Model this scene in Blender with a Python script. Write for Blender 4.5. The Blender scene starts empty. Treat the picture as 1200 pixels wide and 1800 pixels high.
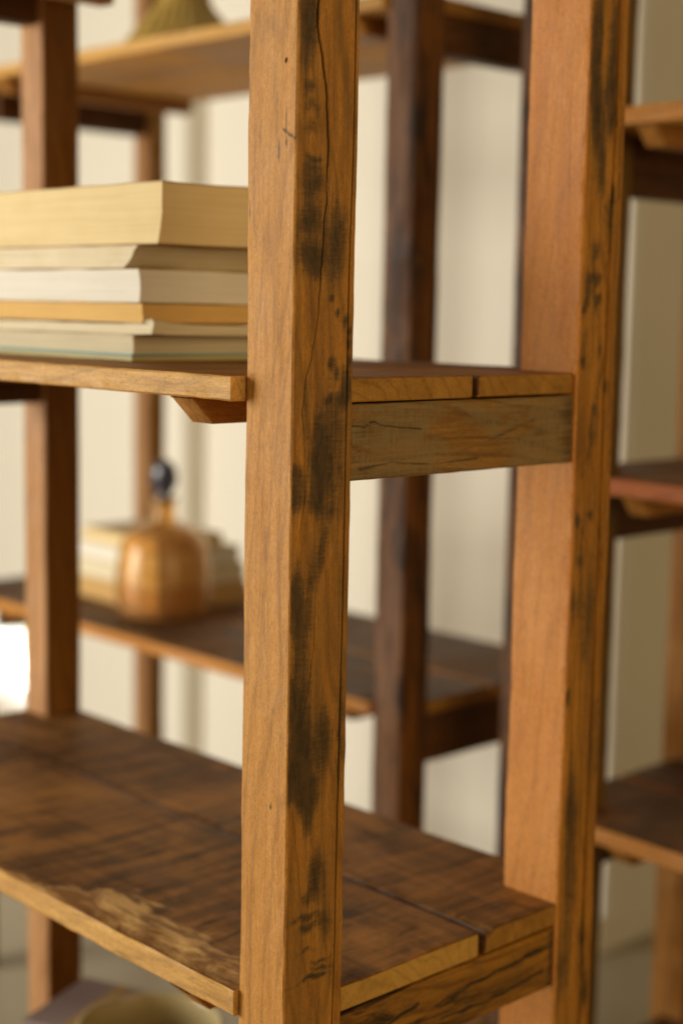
import bpy, math, random
import numpy as np
from mathutils import Matrix, Vector, noise

random.seed(7)
SC = bpy.context.scene
COL = SC.collection

# ------------------------------------------------------------------ camera
cam_d = bpy.data.cameras.new('camera')
cam = bpy.data.objects.new('camera', cam_d); COL.objects.link(cam)
yaw, pitch, roll = -0.759128, 0.130658, -0.018577
fwd = Vector((-math.sin(yaw)*math.cos(pitch), math.cos(yaw)*math.cos(pitch), -math.sin(pitch)))
rt = Vector((math.cos(yaw), math.sin(yaw), 0)); dn = fwd.cross(rt)
r2 = math.cos(roll)*rt + math.sin(roll)*dn
d2 = -math.sin(roll)*rt + math.cos(roll)*dn
m = Matrix((r2, -d2, -fwd)).transposed().to_4x4()
m.translation = (-0.82348, -0.92697, 1.41361)
cam.matrix_world = m
cam_d.sensor_fit = 'VERTICAL'; cam_d.sensor_height = 36.0; cam_d.sensor_width = 24.0
cam_d.lens = 54.74
cam_d.clip_start = 0.05; cam_d.clip_end = 200
cam_d.dof.use_dof = True; cam_d.dof.focus_distance = 1.275; cam_d.dof.aperture_fstop = 2.5
SC.camera = cam

# ------------------------------------------------------------------ light
W = bpy.data.worlds.new('World'); SC.world = W; W.use_nodes = True
bg = W.node_tree.nodes['Background']
bg.inputs[0].default_value = (1.0, 0.77, 0.47, 1); bg.inputs[1].default_value = 0.22

def area(name, loc, target, sx, sy, power, col):
    L = bpy.data.lights.new(name, 'AREA'); L.shape = 'RECTANGLE'; L.size = sx; L.size_y = sy
    L.energy = power; L.color = col
    o = bpy.data.objects.new(name, L); COL.objects.link(o); o.location = loc
    o.rotation_euler = (Vector(target)-Vector(loc)).to_track_quat('-Z', 'Y').to_euler()
    return o
area('window_light', (-2.5, 3.0, 1.55), (0.5, 0.9, 1.25), 1.7, 2.3, 174, (1.0, 0.93, 0.80))
area('fill_light', (0.0, -2.6, 1.7), (0.7, 0.6, 1.2), 1.6, 1.6, 29, (1.0, 0.72, 0.37))  # unseen fill lamp, added to lift the faces turned from the window
beam = area('sunbeam_light', (-1.2, 4.6, 1.6), (1.86, 3.50, 0.262), 0.36, 0.150, 1.1, (1.0, 0.98, 0.94))   # shaft of sun from the window
beam.data.spread = math.radians(4)

SC.view_settings.view_transform = 'Standard'; SC.view_settings.look = 'None'
SC.view_settings.exposure = 0.0; SC.view_settings.gamma = 1.0
SC.view_settings.use_curve_mapping = False
SC.render.engine = 'CYCLES'
SC.cycles.use_denoising = True
SC.cycles.max_bounces = 10; SC.cycles.transmission_bounces = 8
SC.cycles.sample_clamp_indirect = 6.0

# ------------------------------------------------------------------ shader helpers
class NT:
    def __init__(s, name):
        s.mat = bpy.data.materials.new(name); s.mat.use_nodes = True
        s.t = s.mat.node_tree; s.b = s.t.nodes['Principled BSDF']
    def n(s, typ, **kw):
        nd = s.t.nodes.new(typ)
        for k, v in kw.items():
            if k.startswith('i_'):
                key = k[2:]; key = int(key) if key.isdigit() else key.replace('_', ' ')
                nd.inputs[key].default_value = v
            else: setattr(nd, k, v)
        return nd
    def l(s, a, b): s.t.links.new(a, b)
    def math(s, op, a, b=None, c=None, clamp=False):
        nd = s.n('ShaderNodeMath', operation=op); nd.use_clamp = clamp
        for i, v in enumerate((a, b, c)):
            if v is None: continue
            if isinstance(v, (int, float)): nd.inputs[i].default_value = v
            else: s.l(v, nd.inputs[i])
        return nd.outputs[0]
    def mix(s, f, a, b, mode='MIX'):
        nd = s.n('ShaderNodeMix', data_type='RGBA', blend_type=mode)
        for i, v in ((0, f), (6, a), (7, b)):
            if isinstance(v, (int, float)): nd.inputs[i].default_value = v
            elif isinstance(v, tuple): nd.inputs[i].default_value = (*v, 1) if len(v) == 3 else v
            else: s.l(v, nd.inputs[i])
        return nd.outputs[2]
    def ramp(s, f, stops):
        nd = s.n('ShaderNodeValToRGB'); e = nd.color_ramp.elements
        while len(e) < len(stops): e.new(0.5)
        for el, (p, c) in zip(e, stops):
            el.position = p; el.color = (c, c, c, 1) if isinstance(c, (int, float)) else (*c, 1)
        s.l(f, nd.inputs[0]); return nd.outputs[0]
    def coords(s, scale, rnd=7.0):
        tc = s.n('ShaderNodeTexCoord'); oi = s.n('ShaderNodeObjectInfo')
        k = s.math('MULTIPLY', oi.outputs['Random'], rnd)
        add = s.n('ShaderNodeVectorMath', operation='ADD')
        s.l(tc.outputs['Object'], add.inputs[0]); s.l(k, add.inputs[1])
        mp = s.n('ShaderNodeMapping'); mp.inputs['Scale'].default_value = scale
        s.l(add.outputs[0], mp.inputs['Vector']); return mp.outputs[0]
    def noise(s, vec, scale, detail=4, rough=0.55, dist=0.0):
        nd = s.n('ShaderNodeTexNoise'); nd.inputs['Scale'].default_value = scale
        nd.inputs['Detail'].default_value = detail; nd.inputs['Roughness'].default_value = rough
        nd.inputs['Distortion'].default_value = dist
        s.l(vec, nd.inputs['Vector']); return nd.outputs['Fac']

def wood(name, light, dark, stain=(0.032, 0.020, 0.007), amt=0.0, streak='z', sc=1.0,
         rough=0.58, contrast=1.0, grey=None, grey_amt=0.0, saw=0.0, attr=True, bump=0.25, pale=None, olive=0.0, tint=None, lines=0.30, ascale=34, smear=(0.17, 0.090, 0.022)):
    """worn solid wood; the mesh's local Z is the grain direction"""
    s = NT(name)
    fig = s.noise(s.coords((1, 1, 0.07)), 30*sc, 5, 0.62, 2.2)      # broad flowing figure
    gr = s.noise(s.coords((1, 1, 0.022)), 520*sc, 4, 0.65, 0.6)     # long fine grain
    po = s.noise(s.coords((1, 1, 0.11)), 1300, 2, 0.5)               # pores
    big = s.noise(s.coords((1, 1, 0.45)), 9, 3, 0.6, 0.5)
    f = s.math('ADD', s.math('MULTIPLY', fig, 0.66), s.math('ADD', s.math('MULTIPLY', gr, 0.34), s.math('MULTIPLY', big, 0.26)))
    w = 0.17/contrast
    f = s.ramp(f, [(max(0, .63-w), 0.0), (min(1, .63+w), 1.0)])
    c = s.mix(f, dark, light)
    if tint:
        tv = s.noise(s.coords((1, 1, 0.5)), 5.5, 3, 0.55, 0.4)
        c = s.mix(s.math('MULTIPLY', s.ramp(tv, [(0.42, 0.0), (0.62, 1.0)]), 0.6), c, tint)
    wv = s.n('ShaderNodeTexWave', wave_type='BANDS', bands_direction='DIAGONAL')   # annual rings
    wv.inputs['Scale'].default_value = 26; wv.inputs['Distortion'].default_value = 17; wv.inputs['Detail'].default_value = 4
    wv.inputs['Detail Scale'].default_value = 0.55
    s.l(s.coords((1, 1, 0.16)), wv.inputs['Vector'])
    line = s.ramp(wv.outputs['Fac'], [(0.0, 1.0), (0.10, 0.45), (0.24, 0.0)])
    c = s.mix(s.math('MULTIPLY', line, lines), c, tuple(x*0.45 for x in dark))
    mt = s.noise(s.coords((1, 1, 0.24)), 820, 4, 0.72, 1.6)
    c = s.mix(1.0, c, s.ramp(mt, [(0.30, 0.62), (0.5, 1.0), (0.70, 1.28)]), 'MULTIPLY')
    pore = s.ramp(po, [(0.30, 1.0), (0.40, 0.0)])
    c = s.mix(s.math('MULTIPLY', pore, 0.5), c, tuple(x*0.32 for x in dark))
    if grey is not None:
        gv = s.noise(s.coords((1, 1, 0.45)), 20, 6, 0.7, 0.6)
        gm = s.ramp(gv, [(0.62-0.3*grey_amt, 0.0), (0.70-0.3*grey_amt, 1.0)])
        gs = s.noise(s.coords((1, 0.10, 1)), 420, 3, 0.65)
        c = s.mix(s.math('MULTIPLY', s.math('MULTIPLY', gm, s.ramp(gs, [(0.36, 0.25), (0.58, 1.0)])), 0.85), c, grey)
    if saw:                                                   # saw marks across the board, worn patches
        sv = s.noise(s.coords((1, 0.11, 1.0)), 62, 5, 0.66, 0.5)
        sm = s.ramp(sv, [(0.36, 1.0), (0.60, 0.0)])
        c = s.mix(s.math('MULTIPLY', sm, saw), c, stain)
        sv2 = s.noise(s.coords((1, 0.40, 0.42)), 11, 5, 0.66, 0.9)
        sm2 = s.ramp(sv2, [(0.50, 0.0), (0.66, 1.0)])
        c = s.mix(s.math('MULTIPLY', sm2, saw*0.85), c, tuple(x*1.12 for x in light))
        sv3 = s.noise(s.coords((1, 1, 0.05)), 60, 4, 0.6, 0.8)
        c = s.mix(s.math('MULTIPLY', s.ramp(sv3, [(0.34, 1.0), (0.46, 0.0)]), 0.30), c, stain)
    if amt > 0:
        scl = {'z': (1, 1, 0.16), 'y': (1, 0.18, 1), 'n': (1, 1, 0.7)}[streak]
        nv = s.noise(s.coords(scl), ascale, 7, 0.70, 0.6)
        nm = s.ramp(nv, [(0.66-0.26*amt, 0.0), (0.74-0.22*amt, 1.0)])
        c = s.mix(s.math('MULTIPLY', nm, 0.88), c, stain)
    if olive:
        ov = s.noise(s.coords((1, 1, 0.16)), 30, 5, 0.65, 1.0)
        c = s.mix(s.math('MULTIPLY', s.ramp(ov, [(0.44, 0.0), (0.62, 1.0)]), olive), c, (0.165, 0.088, 0.020))
    if pale:
        ap = s.n('ShaderNodeAttribute'); ap.attribute_name = 'pale'
        pn = s.noise(s.coords((1, 1, 0.28)), 55, 6, 0.70, 0.5)
        pv = s.math('ADD', ap.outputs['Fac'], s.math('MULTIPLY', s.math('SUBTRACT', pn, 0.5), 1.5))
        pc = s.mix(s.ramp(s.noise(s.coords((1, 1, 0.30)), 60, 5, 0.65, 0.6), [(0.40, 0.0), (0.60, 1.0)]), (0.27, 0.130, 0.044), pale)
        c = s.mix(s.ramp(pv, [(0.26, 0.0), (0.46, 1.0)]), c, pc)
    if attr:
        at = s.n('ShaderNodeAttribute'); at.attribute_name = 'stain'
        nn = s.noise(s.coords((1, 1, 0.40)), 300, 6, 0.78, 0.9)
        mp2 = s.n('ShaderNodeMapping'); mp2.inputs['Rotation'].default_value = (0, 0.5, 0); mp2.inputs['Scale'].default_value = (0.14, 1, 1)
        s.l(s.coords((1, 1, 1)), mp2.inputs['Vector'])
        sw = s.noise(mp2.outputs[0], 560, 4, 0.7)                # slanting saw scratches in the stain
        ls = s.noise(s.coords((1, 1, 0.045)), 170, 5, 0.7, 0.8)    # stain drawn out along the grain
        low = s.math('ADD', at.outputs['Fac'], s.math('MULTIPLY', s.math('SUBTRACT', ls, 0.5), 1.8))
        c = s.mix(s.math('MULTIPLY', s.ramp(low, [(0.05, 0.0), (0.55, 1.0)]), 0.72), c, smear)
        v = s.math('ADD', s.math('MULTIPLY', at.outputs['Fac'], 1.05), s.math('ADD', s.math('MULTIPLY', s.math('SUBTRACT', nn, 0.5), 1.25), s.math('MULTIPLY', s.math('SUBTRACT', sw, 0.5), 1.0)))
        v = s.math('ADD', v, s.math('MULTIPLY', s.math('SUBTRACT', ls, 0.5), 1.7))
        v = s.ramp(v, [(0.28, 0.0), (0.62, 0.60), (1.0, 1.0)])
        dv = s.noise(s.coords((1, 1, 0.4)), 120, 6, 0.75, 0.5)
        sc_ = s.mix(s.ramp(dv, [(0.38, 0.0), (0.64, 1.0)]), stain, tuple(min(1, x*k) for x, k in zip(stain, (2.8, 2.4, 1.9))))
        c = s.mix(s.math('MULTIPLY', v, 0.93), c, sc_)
    s.l(c, s.b.inputs['Base Color'])
    rv = s.noise(s.coords((1, 1, 0.3)), 40, 3)
    s.l(s.math('ADD', s.math('MULTIPLY', rv, 0.25), rough-0.12), s.b.inputs['Roughness'])
    s.b.inputs['Specular IOR Level'].default_value = 0.28
    h = s.math('ADD', s.math('MULTIPLY', gr, 0.7), s.math('ADD', s.math('MULTIPLY', po, 0.6), s.math('MULTIPLY', mt, 0.5)))
    bp = s.n('ShaderNodeBump'); bp.inputs['Strength'].default_value = bump; bp.inputs['Distance'].default_value = 0.0007
    s.l(h, bp.inputs['Height']); s.l(bp.outputs[0], s.b.inputs['Normal'])
    return s.mat

M = {}
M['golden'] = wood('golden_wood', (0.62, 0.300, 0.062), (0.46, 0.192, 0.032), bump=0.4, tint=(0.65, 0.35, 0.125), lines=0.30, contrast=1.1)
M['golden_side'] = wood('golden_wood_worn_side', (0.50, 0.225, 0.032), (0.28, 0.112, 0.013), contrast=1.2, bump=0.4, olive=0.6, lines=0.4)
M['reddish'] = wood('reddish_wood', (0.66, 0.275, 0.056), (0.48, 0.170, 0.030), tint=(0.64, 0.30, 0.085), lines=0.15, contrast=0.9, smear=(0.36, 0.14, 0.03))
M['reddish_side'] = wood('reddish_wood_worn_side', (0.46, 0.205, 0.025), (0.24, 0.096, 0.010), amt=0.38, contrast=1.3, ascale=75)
M['tan'] = wood('tan_wood', (0.58, 0.310, 0.130), (0.32, 0.145, 0.050), amt=0.16, attr=False, stain=(0.13, 0.065, 0.032), sc=0.6, contrast=1.2)
M['tan_shaded'] = wood('tan_wood_shaded', (0.27, 0.108, 0.009), (0.17, 0.062, 0.004), amt=0.10, attr=False, stain=(0.07,0.027,0.004))  # darker copy of the tan wood for shaded faces, shade in the colour
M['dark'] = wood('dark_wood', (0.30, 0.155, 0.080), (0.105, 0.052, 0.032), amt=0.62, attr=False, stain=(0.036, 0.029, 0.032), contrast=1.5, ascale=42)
M['dark_shaded'] = wood('dark_wood_shaded', (0.21, 0.076, 0.007), (0.035, 0.011, 0.002), amt=0.60, attr=False, stain=(0.008, 0.0035, 0.001), contrast=1.5, ascale=42)  # shaded-face version of the dark wood, its shade put into the colour
M['olive'] = wood('olive_wood', (0.200, 0.105, 0.0115), (0.110, 0.052, 0.0054), attr=False)
M['amber_side'] = wood('amber_wood_side', (0.40, 0.200, 0.022), (0.27, 0.120, 0.012), attr=False)
M['rail_grey'] = wood('weathered_rail_wood', (0.31, 0.155, 0.030), (0.15, 0.066, 0.012), grey=(0.210, 0.155, 0.070), grey_amt=0.60, stain=(0.030, 0.018, 0.006), contrast=1.4, lines=0.5, smear=(0.13, 0.075, 0.022))
M['rail_cracked'] = wood('cracked_rail_wood', (0.36, 0.160, 0.016), (0.15, 0.060, 0.006), amt=0.52, stain=(0.014, 0.008, 0.003), contrast=1.4, lines=0.5, ascale=50)
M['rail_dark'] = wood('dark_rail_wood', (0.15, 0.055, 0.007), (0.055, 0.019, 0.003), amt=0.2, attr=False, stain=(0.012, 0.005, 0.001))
M['batten'] = wood('batten_wood', (0.480, 0.220, 0.0446), (0.280, 0.112, 0.0187), attr=False)
M['plank_top'] = wood('sawn_plank_face', (0.40, 0.180, 0.040), (0.165, 0.065, 0.013), amt=0.28, streak='y', saw=0.80, stain=(0.028, 0.016, 0.007), rough=0.58, pale=(0.76, 0.48, 0.18), contrast=1.1, lines=0.12)
M['plank_top_warm'] = wood('warm_plank_face', (0.400, 0.175, 0.0346), (0.210, 0.082, 0.0144), amt=0.12, streak='y', saw=0.35, stain=(0.050, 0.026, 0.0081))
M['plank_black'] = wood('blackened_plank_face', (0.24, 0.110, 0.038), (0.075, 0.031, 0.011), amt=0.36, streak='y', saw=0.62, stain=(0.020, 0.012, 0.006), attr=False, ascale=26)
M['plank_edge'] = wood('pale_plank_edge', (0.70, 0.410, 0.118), (0.48, 0.245, 0.058), contrast=1.1)
M['plank_edge_warm'] = wood('warm_plank_edge', (0.620, 0.285, 0.0619), (0.440, 0.175, 0.0331), attr=False)
M['plank_edge_red'] = wood('red_plank_edge', (0.500, 0.160, 0.0504), (0.360, 0.105, 0.0302), attr=False)
M['plank_end'] = wood('plank_end_grain', (0.400, 0.200, 0.0302), (0.250, 0.112, 0.0144), amt=0.12, streak='n', attr=False, sc=0.6)
M['plank_end_pale'] = wood('pale_plank_end_grain', (0.520, 0.300, 0.0648), (0.390, 0.205, 0.0374), amt=0.06, streak='n', attr=False, sc=0.6)
M['under'] = wood('plank_underside', (0.580, 0.280, 0.0518), (0.420, 0.185, 0.0274), attr=False)

def paper(name, a, b, line=(0.25, 0.18, 0.09), rough=0.85, amt=0.34):
    s = NT(name)
    lv = s.noise(s.coords((0.004, 0.004, 1.0)), 850, 4, 0.75)
    blot = s.noise(s.coords((1, 1, 1.5)), 26, 4, 0.6)
    c = s.mix(s.ramp(blot, [(0.3, 0.0), (0.75, 1.0)]), a, b)
    c = s.mix(s.math('MULTIPLY', s.ramp(lv, [(0.36, 1.0), (0.52, 0.0)]), amt), c, line)
    s.l(c, s.b.inputs['Base Color']); s.b.inputs['Roughness'].default_value = rough
    s.b.inputs['Specular IOR Level'].default_value = 0.1
    bp = s.n('ShaderNodeBump'); bp.inputs['Strength'].default_value = 0.5; bp.inputs['Distance'].default_value = 0.0005
    s.l(lv, bp.inputs['Height']); s.l(bp.outputs[0], s.b.inputs['Normal'])
    return s.mat

def plain(name, col, rough=0.6, var=0.12, scale=30, spec=0.3, **kw):
    s = NT(name)
    v = s.noise(s.coords((1, 1, 1)), scale, 4)
    c = s.mix(v, tuple(x*(1-var) for x in col), tuple(min(1, x*(1+var)) for x in col))
    s.l(c, s.b.inputs['Base Color']); s.b.inputs['Roughness'].default_value = rough
    s.b.inputs['Specular IOR Level'].default_value = spec
    for k, val in kw.items(): s.b.inputs[k.replace('_', ' ')].default_value = val
    return s.mat

# ------------------------------------------------------------------ object helpers
def link(name, me, parent=None, mats=()):
    o = bpy.data.objects.new(name, me); COL.objects.link(o)
    for mt in mats: me.materials.append(mt)
    if parent is not None: o.parent = parent
    return o
def thing(name, label, cat, loc=(0, 0, 0), group=None):
    o = bpy.data.objects.new(name, None); COL.objects.link(o); o.location = loc
    o.empty_display_size = 0.05
    o['label'] = label; o['category'] = cat
    if group: o['group'] = group
    return o
def tag(o, label, cat, group=None):
    o['label'] = label; o['category'] = cat
    if group: o['group'] = group
    return o

AX = {'z': Matrix(((1, 0, 0), (0, 1, 0), (0, 0, 1))),
      'x': Matrix(((0, 0, 1), (1, 0, 0), (0, 1, 0))),     # local X,Y,Z -> world Y,Z,X
      'y': Matrix(((0, 1, 0), (0, 0, 1), (1, 0, 0)))}     # local X,Y,Z -> world Z,X,Y

def bar(name, parent, mats, loc, a, b, L, axis='z', r=0.0018, seg=0.03, jit=0.0006, seed=0.0,
        cols=None, pale=None, ncol=(2, 2, 2, 2), rows=None, bounds=None, disp=None, stain=None, matf=None, skew=None):
    """A sawn length of wood swept along local Z with softened, slightly uneven edges.
    sides: 0 = local -Y, 1 = +X, 2 = +Y, 3 = -X"""
    if rows is None:
        nr = max(2, int(round(L/seg))+1)
        rows = [L*i/(nr-1) for i in range(nr)]
    rows = [0.0+r*0.0] + [min(max(x, r), L-r) for x in rows] + [L]
    rows = sorted(set(round(x, 6) for x in rows))
    V = []; S = []; PA = []; npt = None; sides_of = None
    arc = [0.15, 0.5, 0.85]
    for k, l in enumerate(rows):
        x0, x1, y0, y1 = bounds(l) if bounds else (0, a, 0, b)
        inset = r*0.8 if (k == 0 or k == len(rows)-1) else 0.0
        pts = []; sd = []
        w, h = x1-x0, y1-y0
        for side in range(4):
            ln = w if side in (0, 2) else h
            if cols and cols[side]:
                us = cols[side](l, ln)
            else:
                n = ncol[side]; us = [r+(ln-2*r)*i/(n-1) for i in range(n)]
            for u in us:
                d = disp(side, u, l) if disp else 0.0
                if side == 0: p = (x0+u, y0+d)
                elif side == 1: p = (x1-d, y0+u)
                elif side == 2: p = (x1-u, y1-d)
                else: p = (x0+d, y1-u)
                pts.append(p); sd.append((side, u))
            # corner arc to the next side
            cx, cy = ((x1-r, y0+r), (x1-r, y1-r), (x0+r, y1-r), (x0+r, y0+r))[side]
            a0 = (-90, 0, 90, 180)[side]
            rr = r*(0.75+0.6*noise.noise((l*35, side*9.1+seed, 3.3)))
            for t in arc[1:2]:
                an = math.radians(a0+90*t)
                pts.append((cx+rr*math.cos(an), cy+rr*math.sin(an))); sd.append((side, 0.5*ln if False else -1))
        npt = len(pts); sides_of = sd
        mx, my = (x0+x1)/2, (y0+y1)/2
        for (px, py), (side, u) in zip(pts, sd):
            q = Vector((px*14+seed*3.7, py*14+seed, l*7+seed*1.3))
            jx = noise.noise(q)*jit; jy = noise.noise(q+Vector((9.2, 4.1, 7.7)))*jit
            f1 = noise.noise(Vector((px*90+seed, py*90, l*60)))*jit*0.35
            X = px+jx+f1; Y = py+jy+f1
            if inset:
                X += inset*(1 if X < mx else -1); Y += inset*(1 if Y < my else -1)
            if skew:
                dx, dy = skew(l); X += dx; Y += dy
            V.append((X, Y, l))
            PA.append(pale(side, u, l) if pale else 0.0)
            S.append(stain(side, u, l) if (stain and u >= 0) else 0.0)
    F = []; FM = []
    nr = len(rows)
    for k in range(nr-1):
        for j in range(npt):
            j2 = (j+1) % npt
            F.append((k*npt+j, k*npt+j2, (k+1)*npt+j2, (k+1)*npt+j))
            FM.append(matf(sides_of[j][0], sides_of[j][1], rows[k]) if matf else 0)
    F.append(tuple(range(npt-1, -1, -1))); FM.append(matf(4, 0, 0) if matf else 0)
    F.append(tuple((nr-1)*npt+j for j in range(npt))); FM.append(matf(5, 0, L) if matf else 0)
    me = bpy.data.meshes.new(name); me.from_pydata(V, [], F)
    me.polygons.foreach_set('material_index', FM)
    me.polygons.foreach_set('use_smooth', [True]*len(F))
    at = me.attributes.new('stain', 'FLOAT', 'POINT'); at.data.foreach_set('value', S)
    if pale:
        ap = me.attributes.new('pale', 'FLOAT', 'POINT'); ap.data.foreach_set('value', PA)
    try: me.set_sharp_from_angle(angle=math.radians(38))
    except Exception: pass
    o = link(name, me, parent, mats)
    mw = AX[axis].to_4x4(); mw.translation = loc
    o.matrix_local = mw
    return o

def lathe(name, parent, mats, prof, seg=64, mod=None, smooth=True, loc=(0, 0, 0)):
    V = []; F = []
    for k, (rr, z) in enumerate(prof):
        for j in range(seg):
            an = 2*math.pi*j/seg
            q = rr + (mod(k, z, an, rr) if mod else 0)
            V.append((q*math.cos(an), q*math.sin(an), z))
    n = len(prof)
    for k in range(n-1):
        for j in range(seg):
            j2 = (j+1) % seg
            F.append((k*seg+j, k*seg+j2, (k+1)*seg+j2, (k+1)*seg+j))
    F.append(tuple(range(seg-1, -1, -1))); F.append(tuple((n-1)*seg+j for j in range(seg)))
    me = bpy.data.meshes.new(name); me.from_pydata(V, [], F)
    me.polygons.foreach_set('use_smooth', [smooth]*len(F))
    o = link(name, me, parent, mats); o.location = loc
    return o

def spline(pts):
    xs = [p[0] for p in pts]
    def f(x, i):
        if x <= xs[0]: return pts[0][i]
        for a, b in zip(pts, pts[1:]):
            if a[0] <= x <= b[0]:
                t = (x-a[0])/max(1e-9, b[0]-a[0]); return a[i]+(b[i]-a[i])*t
        return pts[-1][i]
    return f
FB=[(0.0126,1.6420,0.0088,0.0137,0.80),(0.0113,1.6170,0.0076,0.0206,0.85),(0.0156,1.5839,0.0050,0.0055,0.80),(0.0172,1.5680,0.0063,0.0064,0.70),(0.0157,1.5535,0.0057,0.0037,0.60),(0.0192,1.5302,0.0063,0.0032,0.80),(0.0170,1.5221,0.0082,0.0037,0.60),(0.0185,1.5099,0.0101,0.0073,1.00),(0.0176,1.4926,0.0088,0.0073,0.75),(0.0161,1.4779,0.0107,0.0082,0.95),(0.0177,1.4580,0.0101,0.0073,0.90),(0.0192,1.4456,0.0088,0.0101,0.90),(0.0482,1.4804,0.0088,0.0183,0.45),(0.0432,1.4545,0.0126,0.0228,0.62),(0.0409,1.4204,0.0019,0.0023,0.90),(0.0487,1.4105,0.0019,0.0027,0.90),(0.0571,1.4032,0.0019,0.0041,1.00),(0.0612,1.3931,0.0019,0.0027,0.90),(0.0609,1.3815,0.0019,0.0037,0.90),(0.0619,1.3699,0.0019,0.0027,0.90),(0.0421,1.3692,0.0025,0.0041,0.95),(0.0479,1.3631,0.0025,0.0046,0.80),(0.0396,1.3416,0.0032,0.0023,0.90),(0.0579,1.3491,0.0038,0.0128,1.00),(0.0537,1.3375,0.0050,0.0046,0.80),(0.0399,1.3031,0.0164,0.0366,0.75),(0.0294,1.2943,0.0076,0.0183,0.60),(0.0049,1.2819,0.0038,0.0055,0.80),(0.0052,1.2634,0.0057,0.0128,1.00),(0.0330,1.2709,0.0126,0.0137,0.55),(0.0240,1.2542,0.0076,0.0069,0.70),(0.0412,1.2468,0.0088,0.0069,0.60),(0.0385,1.2249,0.0050,0.0101,0.50),(0.0135,1.1600,0.0101,0.0366,0.75),(0.0051,1.1751,0.0044,0.0183,0.80),(0.0086,1.0917,0.0101,0.0274,0.95),(0.0221,1.0484,0.0189,0.0274,0.85),(0.0098,1.0314,0.0088,0.0228,0.95),(0.0184,1.0102,0.0151,0.0114,0.75),(0.0252,0.9891,0.0069,0.0183,0.70),(0.0321,0.9404,0.0057,0.0160,0.95),(0.0247,0.9213,0.0076,0.0069,0.75),(0.0412,0.9407,0.0050,0.0228,0.45),(0.0206,0.9049,0.0126,0.0032,1.00),(0.0234,0.8942,0.0088,0.0037,0.95),(0.0429,0.8950,0.0076,0.0114,0.55),(0.0212,0.8742,0.0076,0.0018,0.75),(0.0391,0.8605,0.0082,0.0018,0.80),(0.0406,0.8535,0.0088,0.0018,0.85),(0.0374,0.8472,0.0101,0.0018,0.85),(0.0198,0.8458,0.0158,0.0018,0.60),(0.0602,1.0808,0.0032,0.0274,0.55),(0.0593,1.0365,0.0032,0.0274,0.50),(0.0326,1.2075,0.0038,0.0091,0.50),(0.0240,1.1965,0.0050,0.0137,0.45),(0.0444,1.0590,0.0063,0.0228,0.40),(0.0077,0.9743,0.0057,0.0151,-1.00),(0.0090,1.2308,0.0050,0.0091,-0.40),]
CR=[(1.6762,0.0220,3.00),(1.6505,0.0214,3.00),(1.6310,0.0200,3.00),(1.6123,0.0253,3.00),(1.5910,0.0294,3.00),(1.5737,0.0310,2.60),(1.5476,0.0335,2.40),(1.5233,0.0341,2.00),(1.5100,0.0338,0.80),(1.4962,0.0335,1.80),(1.4765,0.0321,1.80),(1.4450,0.0297,1.60),(1.4270,0.0283,1.30),(1.4043,0.0269,1.00),(1.3862,0.0230,1.00),(1.3749,0.0201,1.00),(1.3559,0.0144,1.00),(1.3287,0.0107,0.80),(1.2951,0.0138,0.50),(1.2614,0.0151,0.70),(1.2353,0.0107,0.60),(1.2031,0.0064,0.00),(1.1883,0.0129,0.00),(1.1725,0.0277,0.00),(1.1368,0.0272,0.70),(1.1063,0.0228,0.70),(1.0909,0.0193,0.70),(1.0690,0.0153,0.00),(0.9846,0.0234,0.00),(0.9089,0.0282,0.00),(0.7812,0.0310,0.00),]
GR=[(1.6563,0.0618),(1.5231,0.0610),(1.3862,0.0595),(1.1300,0.0590),(1.0019,0.0582),(0.7990,0.0558),]
RB=[(0.0098,1.6801,0.0072,0.0324,0.90),(0.0109,1.6236,0.0081,0.0324,0.95),(0.0178,1.5827,0.0063,0.0270,0.80),(0.0364,1.6733,0.0045,0.0324,0.80),(0.0351,1.6263,0.0072,0.0216,0.90),(0.0365,1.5923,0.0045,0.0135,0.80),(0.0272,1.5466,0.0054,0.0216,0.60),(0.0438,1.5238,0.0036,0.0081,0.90),(0.0410,1.4995,0.0054,0.0162,0.70),(0.0206,1.4718,0.0072,0.0081,0.60),(0.0113,1.4395,0.0063,0.0135,0.85),(0.0065,1.4180,0.0045,0.0076,0.90),(0.0267,1.4452,0.0063,0.0054,0.70),(0.0281,1.4237,0.0036,0.0054,0.90),(0.0042,1.3857,0.0036,0.0162,0.70),(0.0081,1.3641,0.0036,0.0054,0.90),(0.0327,1.3802,0.0036,0.0065,0.70),(0.0461,1.3416,0.0036,0.0081,0.60),(0.0304,1.3200,0.0036,0.0054,0.60),(0.0273,1.2980,0.0054,0.0162,0.50),(0.0078,1.2133,0.0054,0.0054,0.85),(0.0262,1.2174,0.0045,0.0043,0.90),(0.0128,1.1738,0.0045,0.0065,0.70),(0.0092,1.1320,0.0054,0.0162,0.50),(0.0304,1.1067,0.0090,0.0432,0.50),(0.0007,1.0368,0.0045,0.0076,0.90),(0.0147,0.9651,0.0054,0.0324,0.60),(0.0155,0.9065,0.0063,0.0324,0.60),(0.0471,0.9883,0.0090,0.0540,0.45),(0.0195,0.8406,0.0090,0.0432,0.55),(0.0419,0.7745,0.0036,0.0216,0.90),(0.0488,0.7237,0.0045,0.0216,0.90),(0.0106,0.7593,0.0090,0.0324,0.60),]
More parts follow.
